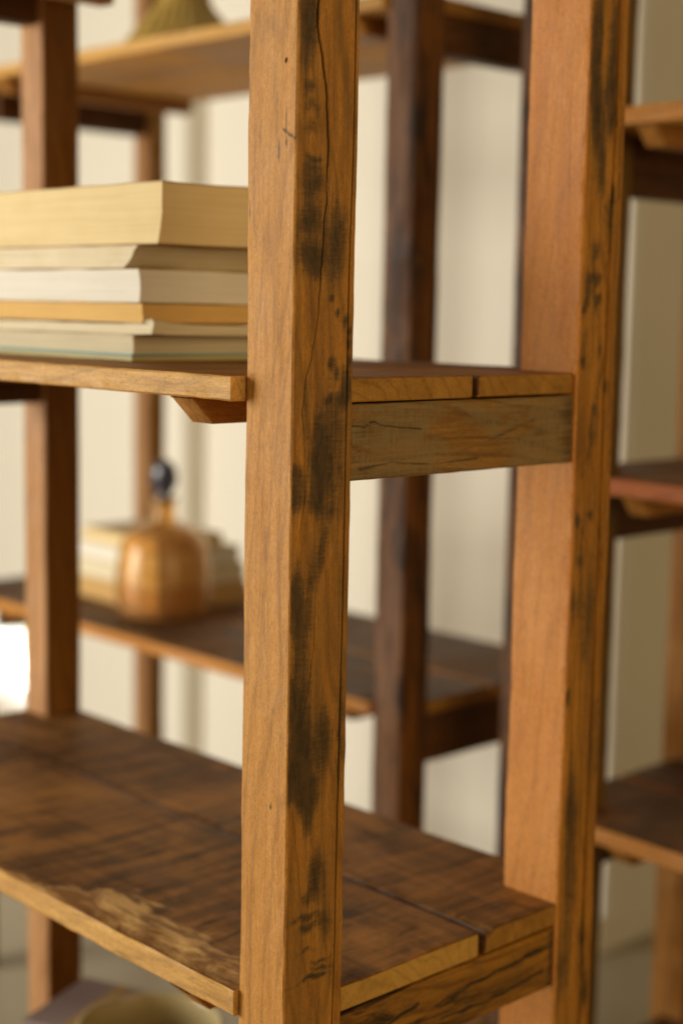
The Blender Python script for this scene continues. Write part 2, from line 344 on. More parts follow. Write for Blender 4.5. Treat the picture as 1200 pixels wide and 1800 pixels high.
# ------------------------------------------------------------------ setting: floor and painted block wall
def wall_mat():
    s = NT('painted_block_wall')
    v = s.noise(s.coords((1, 1, 1), 3.0), 3.0, 4); f = s.noise(s.coords((1, 1, 1)), 120, 3)
    c = s.mix(v, (0.86, 0.825, 0.725), (0.90, 0.870, 0.775))
    s.l(c, s.b.inputs['Base Color']); s.b.inputs['Roughness'].default_value = 0.75
    s.b.inputs['Specular IOR Level'].default_value = 0.2
    bp = s.n('ShaderNodeBump'); bp.inputs['Strength'].default_value = 0.25; bp.inputs['Distance'].default_value = 0.001
    s.l(f, bp.inputs['Height']); s.l(bp.outputs[0], s.b.inputs['Normal'])
    return s.mat
M['wall'] = wall_mat()
def floor_mat():
    s = NT('pale_concrete_floor')
    v = s.noise(s.coords((1, 1, 1), 0.0), 2.2, 6, 0.65); f = s.noise(s.coords((1, 1, 1), 0.0), 60, 4)
    c = s.mix(v, (0.33, 0.285, 0.195), (0.42, 0.37, 0.26))
    s.l(c, s.b.inputs['Base Color']); s.b.inputs['Roughness'].default_value = 0.45
    bp = s.n('ShaderNodeBump'); bp.inputs['Strength'].default_value = 0.2; bp.inputs['Distance'].default_value = 0.002
    s.l(f, bp.inputs['Height']); s.l(bp.outputs[0], s.b.inputs['Normal'])
    return s.mat
fl = bpy.data.meshes.new('floor'); fl.from_pydata([(-6, -6, 0), (6, -6, 0), (6, 7, 0), (-6, 7, 0)], [], [(0, 1, 2, 3)])
fo = link('floor', fl, None, [floor_mat()]); fo['kind'] = 'structure'

XW, YC = 1.86, 1.062      # the wall's face and its outer corner
def box_mesh(name, x0, x1, y0, y1, z0, z1, bev=0.0):
    import bmesh
    bm = bmesh.new(); bmesh.ops.create_cube(bm, size=1)
    for v in bm.verts: v.co = Vector((x0+(v.co.x+.5)*(x1-x0), y0+(v.co.y+.5)*(y1-y0), z0+(v.co.z+.5)*(z1-z0)))
    if bev: bmesh.ops.bevel(bm, geom=list(bm.edges), offset=bev, segments=2, profile=0.5, affect='EDGES')
    me = bpy.data.meshes.new(name); bm.to_mesh(me); bm.free(); return me
wall = link('wall', box_mesh('wall', XW-0.0008, XW+2.6, YC+0.002, 5.6, 0.002, 2.9), None, [M['wall']]); wall['kind'] = 'structure'
full = box_mesh('block', -0.008, 0.0, 0.0007, 0.3993, 0.0007, 0.1993, 0.0008); full.materials.append(M['wall'])
def block_rows(y_from, y_to, z0, z1):
    for r in range(int((z1-z0)/0.2+0.5)):
        y = y_from
        while y < y_to:
            o = bpy.data.objects.new('block', full); COL.objects.link(o); o.parent = wall
            half = (r % 2 == 1 and y == y_from)
            if half: o.scale = (1, 0.5, 1)
            o.location = (XW+0.006+random.uniform(-.0006, .0006), y, z0+0.2*r+0.004); y += 0.2 if half else 0.4
block_rows(YC+0.002, 4.9, 0.116, 2.5)
# pilaster standing proud of the wall; beyond the outer corner the wall turns away, in a duller tone, with a white corner trim
link('pilaster', box_mesh('pilaster', XW-0.07, XW+0.05, 2.46, 2.60, 0.001, 2.9, 0.004), wall, [M['wall']])
link('return_wall', box_mesh('return_wall', XW+0.002, XW+2.55, YC-0.004, YC+0.05, 0.001, 2.9), wall, [plain('dull_wall_tone', (0.84, 0.78, 0.63), 0.8, var=0.05, scale=4)])
link('corner_trim', box_mesh('corner_trim', XW+0.001, XW+0.040, YC-0.016, YC+0.04, 0.09, 2.9, 0.003), wall, [M['wall']])
# ------------------------------------------------------------------ the near bookshelf (unit A)
MID, LOW, UPP, BOT = 1.3566, 0.8275, 1.850, 0.30
A = thing('bookshelf', 'tall open bookshelf of reclaimed golden wood, nearest and in focus, paperbacks on its middle shelf', 'bookshelf', (0, 0, 0), 'reclaimed wood bookshelves')

crk = spline(sorted(CR)); grv = spline(sorted(GR))
def blobs(lst, u, z, k=1.0):
    v = 0.0
    wu = noise.noise((u*120, z*60, 1.7))*0.0022; wz = noise.noise((u*90, z*50, 8.3))*0.006
    for (bu, bz, ru, rz, s) in lst:
        dz = (z+wz-bz)/(rz*1.3)
        if dz*dz > 2.6: continue
        du = (u+wu-bu)/(ru*1.3)
        d = du*du+dz*dz
        if d < 2.6: v += s*math.exp(-d*1.15)
    return v*k
def wig(l): return noise.noise((l*70, 0.3, 0.2))*0.0010+noise.noise((l*210, 4.3, 0.2))*0.0006
def f_cols0(l, ln):
    c = min(max(crk(l, 1), 0.004), ln-0.02); g = grv(l, 1)
    w = 0.00046*max(crk(l, 2), 0.35); gw = 0.0008
    c += wig(l)
    out = list(np.linspace(0.0018, c-w, 12))+[c]+list(np.linspace(c+w, g-gw, 16))+[g]+list(np.linspace(g+gw, ln-0.0018, 5))
    return out
def f_disp(side, u, l):
    if side != 0:
        if side == 3:   # nail hole and small knot check on the front face
            d = math.hypot(u-0.0450, (l-1.604)*0.55)
            if d < 0.0010: return 0.004
        return 0.0
    c = min(max(crk(l, 1), 0.004), 0.05)+wig(l)
    if abs(u-c) < 1e-6: return 0.0060*min(1.0, crk(l, 2)/1.2)
    if abs(u-grv(l, 1)) < 1e-6: return 0.005
    # worn, chipped back edge
    e = 0.0
    if u > 0.060 and 1.30 < l < 1.42: e = 0.0022*max(0, noise.noise((l*160, 2.2, 0)))*((u-0.060)/0.006)
    return e
def f_stain_shade(side, u, l):
    if side == 0:
        v = blobs(FB, u, l)
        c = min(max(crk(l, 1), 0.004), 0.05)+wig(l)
        if abs(u-c) < 1e-6: v += 1.6*min(1.0, crk(l, 2))           # shade inside the split and the joint line, put into the colour
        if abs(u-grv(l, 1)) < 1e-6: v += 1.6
        v += max(0, noise.noise((u*60, 3.0, l*16)))*0.28 + noise.noise((u*25, 9.0, l*5))*0.12
        return v
    if side == 3:
        u = 0.0586-u
        v = 0.0
        for (bu, bz, ru, rz, s) in ((0.0200, 1.535, 0.0012, 0.010, 0.8), (0.052, 1.513, 0.0009, 0.016, 0.6), (0.055, 1.49, 0.0009, 0.012, 0.6),
                                    (0.0120, 1.558, 0.0009, 0.011, 0.62), (0.0115, 1.541, 0.0010, 0.0034, 0.9), (0.0205, 1.0, 0.0010, 0.0020, 1.6),
                                    (0.03, 1.218, 0.0007, 0.014, 0.9), (0.0128, 1.604, 0.0010, 0.0016, 1.2)):
            d = ((u-bu)/ru)**2+((l-bz)/rz)**2
            if d < 4: v += s*math.exp(-d)
        zz = 1.5515-0.55*(0.016-u)+0.0012*noise.noise((u*300, 1, 1))      # check running out to the corner
        if u < 0.016: v += 0.75*math.exp(-((l-zz)/0.0013)**2)
        return v
    return 0.0
rowsF = [0.02*i for i in range(0, 38)]+[0.76+0.0022*i for i in range(0, 330)]+[1.486+0.0011*i for i in range(0, 130)]+[1.63+0.0022*i for i in range(0, 30)]+[1.70+0.05*i for i in range(0, 10)]
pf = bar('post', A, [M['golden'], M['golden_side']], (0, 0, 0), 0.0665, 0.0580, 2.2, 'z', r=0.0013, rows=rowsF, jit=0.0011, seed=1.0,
         cols=[f_cols0, None, None, lambda l, ln: list(np.linspace(0.0013, 0.030, 14))+list(np.linspace(0.0308, ln-0.0013, 44))], ncol=(2, 2, 2, 2), disp=f_disp, stain=f_stain_shade,
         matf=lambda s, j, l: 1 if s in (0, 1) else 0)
pf['label'] = 'front corner post with a long split and black stains on its side'

def r_stain(side, u, l):
    if side == 0: return blobs(RB, u, l)+max(0, noise.noise((u*70, 5.0, l*18)))*0.30
    if side == 3: return max(0, noise.noise((u*50, 1.0, l*5))-0.35)*0.5
    return 0.0
def r_disp(side, u, l):
    if side == 0 and abs(u-0.044) < 0.0008: return 0.003
    return 0.0
rowsR = [0.02*i for i in range(0, 34)]+[0.69+0.0035*i for i in range(0, 300)]+[1.76+0.05*i for i in range(0, 9)]
bar('post', A, [M['reddish'], M['reddish_side']], (0.361, -0.001, 0), 0.059, 0.0712, 2.2, 'z', r=0.0016, rows=rowsR, jit=0.0014, seed=2.0,
    cols=[lambda l, ln: list(np.linspace(0.002, 0.0432, 16))+[0.044]+list(np.linspace(0.0448, ln-0.002, 6)), None, None, None],
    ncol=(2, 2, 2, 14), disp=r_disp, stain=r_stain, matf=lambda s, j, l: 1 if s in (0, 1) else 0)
bar('post', A, [M['tan'], M['tan_shaded']], (0.3613, 0.923, 0), 0.0585, 0.054, 2.2, 'z', seed=3.0, jit=0.001, matf=lambda s, j, l: 1 if s in (0,) else 0)
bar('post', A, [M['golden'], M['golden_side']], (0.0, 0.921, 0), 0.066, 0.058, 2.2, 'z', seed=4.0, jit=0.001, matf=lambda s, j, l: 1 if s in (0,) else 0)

def rail(parent, mat, x0, x1, y0, y1, z0, z1, seed, stain=None, fine=False, jit=0.0009, skew=None, disp=None):
    # along world x: local X -> y, local Y -> z, local Z -> x ; side 3 (local -X) faces world -y
    return bar('end_rail', parent, [mat], (x0, y0, z0), y1-y0, z1-z0, x1-x0, 'x', r=0.002, seg=0.004 if fine else 0.03,
               jit=jit, seed=seed, ncol=(2, 2, 2, 80 if fine else 2), stain=stain, skew=skew, disp=disp)
def batten(parent, mat, xf, xb, y0, y1, z0, z1, seed):
    # front end cut back at an angle, as on a bracket
    h = z1-z0
    def bd(l): return (0, y1-y0, min(h*0.96, max(0.0, h*(1-l/0.024))), h)
    return bar('batten', parent, [mat], (xf, y0, z0), y1-y0, h, xb-xf, 'x', r=0.0012, rows=[0, .003, .008, .014, .020, .024, .03, .08, .15, .22, xb-xf], jit=0.0005, seed=seed, bounds=bd)

def plank(parent, mats, x0, x1, y0, y1, zt, th, seed, front_notch=(), back_notch=(), fine=False, stain=None, drop=None,
          pale=None, jit=0.0009, seg=0.03, front_wob=0.0, wane_mat=True):
    """board along world y. mats = (face, edge, end). notches: (ya, yb, x) keeps the board clear of a post."""
    L = y1-y0
    rows = [L*i/int(L/seg) for i in range(int(L/seg)+1)]
    for (ya, yb, _) in tuple(front_notch)+tuple(back_notch):
        for yy in (ya, yb):
            if y0 < yy < y1: rows += [yy-y0-0.0004, yy-y0+0.0004]
    def bd(l):
        y = y0+l; lo, hi = x0, x1
        for (ya, yb, x) in front_notch:
            if ya <= y <= yb: lo = max(lo, x)
        for (ya, yb, x) in back_notch:
            if ya <= y <= yb: hi = min(hi, x)
        if front_wob: lo += front_wob*noise.noise((y*9, seed, 0.5))+front_wob*0.4*noise.noise((y*40, seed, 2.5))
        return (0, th, lo-x0, hi-x0)
    cols = [None]*4
    if drop:
        def c1(l, ln):
            w = drop(y0+l)[0]
            return [0.002+w*t for t in (0, .2, .4, .6, .8, 1.0)]+list(np.linspace(0.0035+w, 0.085+w, 14))+list(np.linspace(0.095+w, ln-0.002, 8))
        cols[1] = c1
    def dsp(side, u, l):
        if drop and side == 1:
            w, d = drop(y0+l)
            if w > 0.001 and u < w+0.002:
                t = 1-(u-0.002)/w
                return d*t*(0.8+0.3*noise.noise((u*120, l*60, seed)))+0.0009*min(1, w/0.01)*noise.noise((u*160, l*110, seed+5))
        return 0.0
    nm = 4 if drop else 0
    def mf(side, j, l):
        if side == 4 or side == 5: return 2
        if side == 1:
            return 1 if (drop and wane_mat and 0 <= j < drop(y0+l)[0]*0.95 and drop(y0+l)[0] > 0.004) else 0
        if side == 3: return 3
        return 1
    return bar('shelf_board', parent, list(mats), (x0, y0, zt-th), th, x1-x0, L, 'y', r=0.0015, rows=rows, jit=jit, seed=seed,
               pale=pale, bounds=bd, cols=cols, ncol=(8 if fine else 2, 24 if fine else 2, 2, 2), stain=stain, disp=dsp if drop else None, matf=mf)

U_ = M['under']
# --- middle shelf
TH = 0.0205
def mid_end_stain(side, u, l): return 0.0
plank(A, (M['plank_top_warm'], M['plank_edge'], M['plank_end'], U_), -0.014, 0.2180, 0.0035, 0.985, MID, TH, 11.0,
      front_notch=((-1, 0.0590, 0.030), (0.919, 2, 0.030)), seg=0.008, front_wob=0.0012)
plank(A, (M['plank_top_warm'], M['plank_black'], M['plank_end'], U_), 0.2268, 0.420, 0.005, 0.982, MID-0.0012, TH-0.001, 12.0,  # edge coloured dark to stand in for shade between the boards
      back_notch=((-1, 0.0705, 0.385), (0.922, 2, 0.385)))
def rail_stain(side, u, l):
    if side != 3: return 0.0
    h = 0.066; z = h-u; v = 0.0
    for (pts, w, s) in ((((0.0, 0.049), (0.018, 0.047), (0.026, 0.052), (0.035, 0.048), (0.06, 0.045), (0.085, 0.043)), 0.0008, 0.95),
                        (((0.01, 0.012), (0.05, 0.016), (0.10, 0.011), (0.16, 0.014)), 0.0010, 0.55),
                        (((0.13, 0.020), (0.18, 0.030), (0.24, 0.047)), 0.0016, 0.4)):
        for (a, b) in zip(pts, pts[1:]):
            if a[0] <= l <= b[0]:
                zz = a[1]+(b[1]-a[1])*(l-a[0])/(b[0]-a[0])
                v += s*math.exp(-((z-zz)/w)**2)
    v += 0.45*math.exp(-((l-0.29)/0.012)**2)
    v += max(0, noise.noise((l*30, z*90, 4.0)))*0.25
    v += max(0, noise.noise((l*250, z*25, 6.0)))*0.15
    return v
rail(A, M['rail_grey'], 0.0665, 0.3615, 0.0025, 0.044, MID-0.0865, MID-TH-0.0022, 5.0, stain=rail_stain, fine=True,
     skew=lambda l: (0, 0))
batten(A, M['batten'], -0.006, 0.412, 0.122, 0.152, MID-TH-0.0245, MID-TH-0.0008, 6.0)
batten(A, M['batten'], -0.006, 0.412, 0.828, 0.858, MID-TH-0.0245, MID-TH-0.0008, 6.5)
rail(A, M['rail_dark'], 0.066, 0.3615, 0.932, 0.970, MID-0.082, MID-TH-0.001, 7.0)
# --- lower shelf
wane_pts = [(0.0, 0.020, .009), (0.06, 0.022, .011), (0.10, 0.026, .013), (0.19, 0.033, .014), (0.27, 0.034, .013), (0.32, 0.026, .009), (0.37, 0.006, .002), (0.45, 0.0008, .0), (1.0, 0.0008, .0)]
pw = spline([(0.0, 0.028), (0.06, 0.032), (0.10, 0.036), (0.19, 0.046), (0.27, 0.050), (0.32, 0.044), (0.345, 0.026), (0.37, 0.010), (0.45, 0.003), (1.0, 0.002)])
def low_pale(side, u, l):
    if side != 1 or u < 0: return 1.0 if side == 0 and u < 0 else 0.0
    w = pw(l+0.004, 1)*(1+0.35*noise.noise((l*38, 2.0, 1.0)))
    return min(1.0, max(0.0, 1.25-(u/w)*0.72))
wn = spline(wane_pts)
def low_drop(y): return (max(0.0008, wn(y, 1)+0.004*noise.noise((y*30, 3, 3))*(1 if wn(y, 1) > .004 else 0)), wn(y, 2))
def low_stain(side, u, l):
    if side == 1:
        w = low_drop(l+0.004)[0]
        if u < w+0.02: return 0.55*max(0, noise.noise((u*70, l*26, 2.0)))*(1 if l < 0.3 else .2)
        return 0.25*max(0, noise.noise((u*12, l*40, 5.0)))
    if side == 0: return 0.10*max(0, noise.noise((u*50, l*30, 7.0)))
    return 0.0
plank(A, (M['plank_top'], M['plank_edge'], M['plank_end_pale'], U_), -0.006, 0.2500, 0.004, 0.985, LOW, 0.0240, 13.0,
      front_notch=((-1, 0.0590, 0.030), (0.919, 2, 0.030)), fine=True, stain=low_stain, drop=low_drop, seg=0.005, front_wob=0.002, wane_mat=False, pale=low_pale)
def low2_drop(y):   # broken edge along the gap at the near end
    return (0.010+0.005*noise.noise((y*60, 1, 1)), 0.009) if y < 0.05 else (0.003+0.002*noise.noise((y*30, 1, 1)), 0.002)
plank(A, (M['plank_top'], M['plank_black'], M['plank_end'], U_), 0.2560, 0.4215, 0.001, 0.982, LOW+0.0004, 0.022, 14.0,  # dark edge colour paints the shade inside the gap
      back_notch=((-1, 0.0705, 0.385), (0.922, 2, 0.385)), drop=low2_drop, seg=0.006, wane_mat=False, front_wob=0.0030)
def rail2_stain(side, u, l):
    if side != 3: return 0.0
    z = 0.064-u; v = 0.0
    for (pts, w, s) in ((((0.0, 0.010), (0.02, 0.030), (0.045, 0.043), (0.06, 0.036), (0.10, 0.046)), 0.0017, 1.4),
                        (((0.03, 0.038), (0.05, 0.020), (0.075, 0.010)), 0.0014, 1.3), (((0.055, 0.036), (0.066, 0.020), (0.085, 0.015)), 0.0014, 0.9),
                        (((0.12, 0.036), (0.18, 0.043), (0.25, 0.045)), 0.0014, 1.2), (((0.13, 0.022), (0.2, 0.018), (0.28, 0.025)), 0.0020, 0.9)):
        for (a, b) in zip(pts, pts[1:]):
            if a[0] <= l <= b[0]:
                zz = a[1]+(b[1]-a[1])*(l-a[0])/(b[0]-a[0])+0.003*noise.noise((l*60, 1.0, s))
                v += s*math.exp(-((z-zz)/w)**2)
    v += 0.6*max(0, noise.noise((l*40, z*60, 2.0)))+0.7*math.exp(-((l-0.292)/0.006)**2)
    return v
rail(A, M['rail_cracked'], 0.0665, 0.3615, 0.0025, 0.046, LOW-0.0860, LOW-0.0262, 8.0, stain=rail2_stain, fine=True)
batten(A, M['batten'], -0.004, 0.412, 0.122, 0.152, LOW-0.048, LOW-0.0250, 8.5)
batten(A, M['batten'], -0.004, 0.412, 0.828, 0.858, LOW-0.048, LOW-0.0250, 8.6)
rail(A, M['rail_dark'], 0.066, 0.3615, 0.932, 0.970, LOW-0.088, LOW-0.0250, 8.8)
# --- upper and bottom shelves
for (zt, sd) in ((UPP, 15.0), (BOT, 17.0)):
    plank(A, (M['plank_top'], M['plank_edge'], M['plank_end'], U_), -0.010, 0.205, 0.004, 0.985, zt, 0.021, sd,
          front_notch=((-1, 0.0590, 0.030), (0.919, 2, 0.030)))
    plank(A, (M['plank_top'], M['plank_edge_warm'], M['plank_end'], U_), 0.211, 0.4205, 0.004, 0.982, zt, 0.021, sd+1,
          back_notch=((-1, 0.0705, 0.385), (0.922, 2, 0.385)))
    rail(A, M['rail_grey'], 0.0665, 0.3615, 0.008, 0.046, zt-0.086, zt-0.0225, sd+.2)
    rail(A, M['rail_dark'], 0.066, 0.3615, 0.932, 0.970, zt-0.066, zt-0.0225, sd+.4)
    batten(A, M['batten'], -0.006, 0.412, 0.122, 0.152, zt-0.046, zt-0.0215, sd+.6)
    batten(A, M['batten'], -0.006, 0.412, 0.828, 0.858, zt-0.046, zt-0.0215, sd+.8)

# ------------------------------------------------------------------ bookshelf behind (unit B), dark posts
B = thing('bookshelf', 'dark brown wooden bookshelf standing behind the near one, amber bottle on its shelf', 'bookshelf', (0.785, 0.636, 0), 'reclaimed wood bookshelves')
LB = 1.276
dk = lambda s, j, l: 1 if s == 0 else 0
bar('post', B, [M['dark'], M['dark_shaded']], (0, 0, 0), 0.060, 0.056, 2.2, 'z', seed=21.0, jit=0.0012, matf=dk)
bar('post', B, [M['dark'], M['dark_shaded']], (0.400, 0.0, 0), 0.058, 0.056, 2.2, 'z', seed=22.0, jit=0.0012, matf=dk)
bar('post', B, [M['tan'], M['tan_shaded']], (0.0, 1.240, 0), 0.060, 0.056, 2.2, 'z', seed=23.0, jit=0.0012, matf=dk)
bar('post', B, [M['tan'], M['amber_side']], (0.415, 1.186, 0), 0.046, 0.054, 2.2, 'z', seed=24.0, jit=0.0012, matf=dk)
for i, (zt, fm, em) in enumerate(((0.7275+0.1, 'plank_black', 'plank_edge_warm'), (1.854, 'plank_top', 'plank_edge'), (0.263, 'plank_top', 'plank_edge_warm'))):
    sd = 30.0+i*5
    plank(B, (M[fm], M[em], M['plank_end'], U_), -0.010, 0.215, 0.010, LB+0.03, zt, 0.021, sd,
          front_notch=((-1, 0.0566, 0.03), (1.2395, 2, 0.03)))
    plank(B, (M[fm], M[em], M['plank_end'], U_), 0.221, 0.457, 0.010, LB+0.02, zt, 0.021, sd+1,
          back_notch=((-1, 0.0566, 0.43), (1.1855, 1.2405, 0.43)))
    rail(B, M['rail_dark'], 0.060, 0.4005, 0.016, 0.052, zt-0.100 if zt < 1.5 else zt-0.077, zt-0.0215, sd+2)
    rail(B, M['rail_dark'], 0.060, 0.4155, 1.196, 1.232, zt-0.085, zt-0.0215, sd+3)
    batten(B, M['batten'], -0.004, 0.45, 0.118, 0.150, zt-0.046, zt-0.0215, sd+3.5)
    batten(B, M['batten'], -0.004, 0.45, 1.080, 1.115, zt-0.046, zt-0.0215, sd+4)

# ------------------------------------------------------------------ bookshelf at the right edge (unit C)
C = thing('bookshelf', 'wooden bookshelf at the right, partly hidden behind the reddish post', 'bookshelf', (0.86, 0.0, 0), 'reclaimed wood bookshelves')
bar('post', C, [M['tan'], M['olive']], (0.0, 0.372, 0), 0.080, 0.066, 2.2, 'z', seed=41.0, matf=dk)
bar('post', C, [M['dark'], M['dark_shaded']], (0.004, 0.452, 0), 0.062, 0.058, 2.2, 'z', seed=42.0, matf=dk)
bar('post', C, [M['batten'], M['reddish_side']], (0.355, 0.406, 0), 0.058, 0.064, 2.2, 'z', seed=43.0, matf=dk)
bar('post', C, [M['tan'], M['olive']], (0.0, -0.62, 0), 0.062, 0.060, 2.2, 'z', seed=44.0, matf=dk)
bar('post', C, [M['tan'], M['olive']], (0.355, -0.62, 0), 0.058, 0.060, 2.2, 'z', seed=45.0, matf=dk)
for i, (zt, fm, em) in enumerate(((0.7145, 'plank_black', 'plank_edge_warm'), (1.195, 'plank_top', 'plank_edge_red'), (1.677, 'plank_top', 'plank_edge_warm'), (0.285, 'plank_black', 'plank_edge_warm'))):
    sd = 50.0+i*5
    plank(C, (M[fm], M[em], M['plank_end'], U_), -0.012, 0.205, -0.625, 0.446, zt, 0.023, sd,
          front_notch=((-2, -0.559, 0.03), (0.3715, 2, 0.03)))
    plank(C, (M[fm], M[em], M['plank_end'], U_), 0.211, 0.414, -0.625, 0.446, zt, 0.022, sd+1,
          back_notch=((-2, -0.559, 0.375), (0.3955, 2, 0.375)))
    rail(C, M['rail_dark'], 0.080, 0.3555, 0.398, 0.434, zt-0.103, zt-0.0235, sd+2)
    rail(C, M['rail_dark'], 0.062, 0.3555, -0.61, -0.574, zt-0.103, zt-0.0235, sd+3)
    batten(C, M['batten'], -0.004, 0.405, 0.276, 0.307, zt-0.050, zt-0.0235, sd+4)
# ------------------------------------------------------------------ books on the middle shelf
def rounded_sheet(name, parent, mat, x0, x1, y0, y1, z0, z1, nx=10, ny=14, fx=None):
    """closed slab with fx(x,y,t)->(dx,dy,dz), t = 0 bottom, 1 top"""
    V = []; F = []; nz = 5
    us = np.linspace(0, 1, nx); vs = np.linspace(0, 1, ny); ts = np.linspace(0, 1, nz)
    idx = {}
    def vid(i, j, k):
        if (i, j, k) not in idx:
            x = x0+(x1-x0)*us[i]; y = y0+(y1-y0)*vs[j]; t = ts[k]; z = z0+(z1-z0)*t
            d = fx(x, y, t) if fx else (0, 0, 0)
            idx[(i, j, k)] = len(V); V.append((x+d[0], y+d[1], z+d[2]))
        return idx[(i, j, k)]
    for i in range(nx-1):
        for j in range(ny-1):
            F.append((vid(i, j, 0), vid(i, j+1, 0), vid(i+1, j+1, 0), vid(i+1, j, 0)))
            F.append((vid(i, j, nz-1), vid(i+1, j, nz-1), vid(i+1, j+1, nz-1), vid(i, j+1, nz-1)))
    for k in range(nz-1):
        for i in range(nx-1):
            F.append((vid(i, 0, k), vid(i+1, 0, k), vid(i+1, 0, k+1), vid(i, 0, k+1)))
            F.append((vid(i, ny-1, k), vid(i, ny-1, k+1), vid(i+1, ny-1, k+1), vid(i+1, ny-1, k)))
        for j in range(ny-1):
            F.append((vid(0, j, k), vid(0, j, k+1), vid(0, j+1, k+1), vid(0, j+1, k)))
            F.append((vid(nx-1, j, k), vid(nx-1, j+1, k), vid(nx-1, j+1, k+1), vid(nx-1, j, k+1)))
    me = bpy.data.meshes.new(name); me.from_pydata(V, [], F)
    me.polygons.foreach_set('use_smooth', [True]*len(F))
    try: me.set_sharp_from_angle(angle=math.radians(40))
    except Exception: pass
    return link(name, me, parent, [mat])

P_yel = paper('aged_yellow_pages', (0.86, 0.71, 0.42), (0.82, 0.66, 0.36), line=(0.50, 0.32, 0.10))
P_crm = paper('cream_pages', (0.84, 0.76, 0.58), (0.77, 0.66, 0.44), line=(0.36, 0.26, 0.12), amt=0.5)
P_wht = paper('white_pages', (0.86, 0.83, 0.75), (0.83, 0.80, 0.71), line=(0.50, 0.43, 0.30))
P_tan = paper('tan_pages', (0.80, 0.53, 0.20), (0.76, 0.49, 0.18), line=(0.46, 0.25, 0.07))
P_ivy = paper('ivory_pages', (0.82, 0.74, 0.54), (0.78, 0.70, 0.50), line=(0.42, 0.33, 0.18))
C_yel = plain('ochre_cover', (0.42, 0.27, 0.09), 0.55)
C_crm = plain('cream_cover', (0.62, 0.52, 0.32), 0.55)
C_tan = plain('tan_cover', (0.46, 0.27, 0.10), 0.55)
C_teal = plain('teal_cover', (0.26, 0.42, 0.38), 0.5)
C_lemon = plain('lemon_cover', (0.66, 0.55, 0.22), 0.5)
INK = plain('dark_ink', (0.10, 0.085, 0.06), 0.7)

def book(label, x0, x1, y0, y1, z0, z1, pmat, cmat, sh=(0, 0), warp=None, cov=0.0011, over=0.0008, under=None):
    t = thing('book', label, 'book', ((x0+x1)/2, (y0+y1)/2, z0), 'books stacked on the middle shelf')
    lx0, lx1, ly0, ly1, h = x0-(x0+x1)/2, x1-(x0+x1)/2, y0-(y0+y1)/2, y1-(y0+y1)/2, z1-z0
    sd = z0*97
    def fx(x, y, tt):
        wob = 0.0011*noise.noise((x*22, y*22, sd))
        dx = sh[0]*(tt) + 0.0016*noise.noise((y*16, tt*4, sd+3)) + (0.0016*math.sin(math.pi*tt) if x == lx0 else 0)
        dy = sh[1]*(tt) + 0.0016*noise.noise((x*18, tt*4, sd+7))
        dz = wob*(0.4+0.6*tt)
        if warp: dz += warp(x-lx0, y-ly0, tt)
        return (dx, dy, dz)
    rounded_sheet('page_block', t, pmat, lx0, lx1, ly0, ly1, cov, h-cov, fx=fx)
    for (za, zb, ta, mt) in ((0, cov, 0.0, under or cmat), (h-cov, h, 1.0, cmat)):
        rounded_sheet('cover', t, mt, lx0-over, lx1+over, ly0-over, ly1+over, za, zb, fx=lambda x, y, tt, ta=ta: fx(x, y, ta))
    return t
z = MID+0.0008
bx, ex = 0.0856, 0.300
b1 = book('bottom book of the middle-shelf stack, ivory pages above a teal and lemon stripe', bx, ex, 0.334, 0.66, z, z+0.0252, P_ivy, C_crm, under=C_lemon, cov=0.0036)
st = rounded_sheet('teal_stripe', b1, C_teal, -(ex-bx)/2-0.0016, (ex-bx)/2, -0.163-0.0012, 0.163, 0.0040, 0.0070)
for k in range(7):
    q = link('printed_mark', box_mesh('printed_mark', -0.002, 0.002, -0.0002, 0.0002, 0, 0.0022+0.0009*(k % 3)), b1, [INK])
    q.location = (0.068+0.0046*k-(0.0), -0.1650, 0.0128+0.0006*((k*5) % 3))
z += 0.0256
def curl(x, y, tt):
    d = math.hypot(max(0, x), max(0, y)); k = max(0.0, 1-d/0.05)
    return 0.0060*k*k*(0.25+0.75*tt)
book('thin ivory booklet with a curled corner, second from the bottom of the stack', bx+0.003, ex-0.01, 0.306, 0.64, z, z+0.0105, P_ivy, C_crm, warp=curl, cov=0.0007)
z += 0.0118
book('slim book with tan orange pages under the white one', bx, ex, 0.319, 0.65, z, z+0.0195, P_tan, C_tan, cov=0.0007)
z += 0.0199
book('thick book with clean white pages in the middle of the stack', bx+0.001, ex, 0.325, 0.66, z, z+0.0328, P_wht, C_crm, cov=0.0007)
z += 0.0332
book('worn book with slanting cream pages, directly under the topmost one', bx, ex, 0.3495, 0.68, z, z+0.0225, P_crm, C_tan, sh=(0, -0.0225), cov=0.0007)
z += 0.0229
book('topmost thick paperback with aged yellow pages', bx+0.001, ex+0.005, 0.294, 0.62, z, z+0.0595, P_yel, C_yel, sh=(0.0, -0.007))

# ------------------------------------------------------------------ things on the shelf behind
ZB = 0.8275
def lathe_shell(name, parent, mat, outer, th, seg=96, mod=None):
    prof = outer+[(max(0.001, r-th), z+(th if k == 0 else 0)) for k, (r, z) in reversed(list(enumerate(outer)))]
    return lathe(name, parent, [mat], prof, seg=seg, mod=mod)
g = NT('amber_glass'); g.b.inputs['Base Color'].default_value = (1.0, 0.73, 0.37, 1); g.b.inputs['Roughness'].default_value = 0.06
g.b.inputs['Transmission Weight'].default_value = 0.90; g.b.inputs['IOR'].default_value = 1.38
gn = g.noise(g.coords((1, 1, 1)), 40, 3); gb = g.n('ShaderNodeBump'); gb.inputs['Strength'].default_value = .15; gb.inputs['Distance'].default_value = .002
g.l(gn, gb.inputs['Height']); g.l(gb.outputs[0], g.b.inputs['Normal'])
bt = thing('bottle', 'round amber glass bottle with beaded lower half and dark stopper on the shelf behind', 'bottle', (0.940, 1.418, ZB+0.001))
outer = []
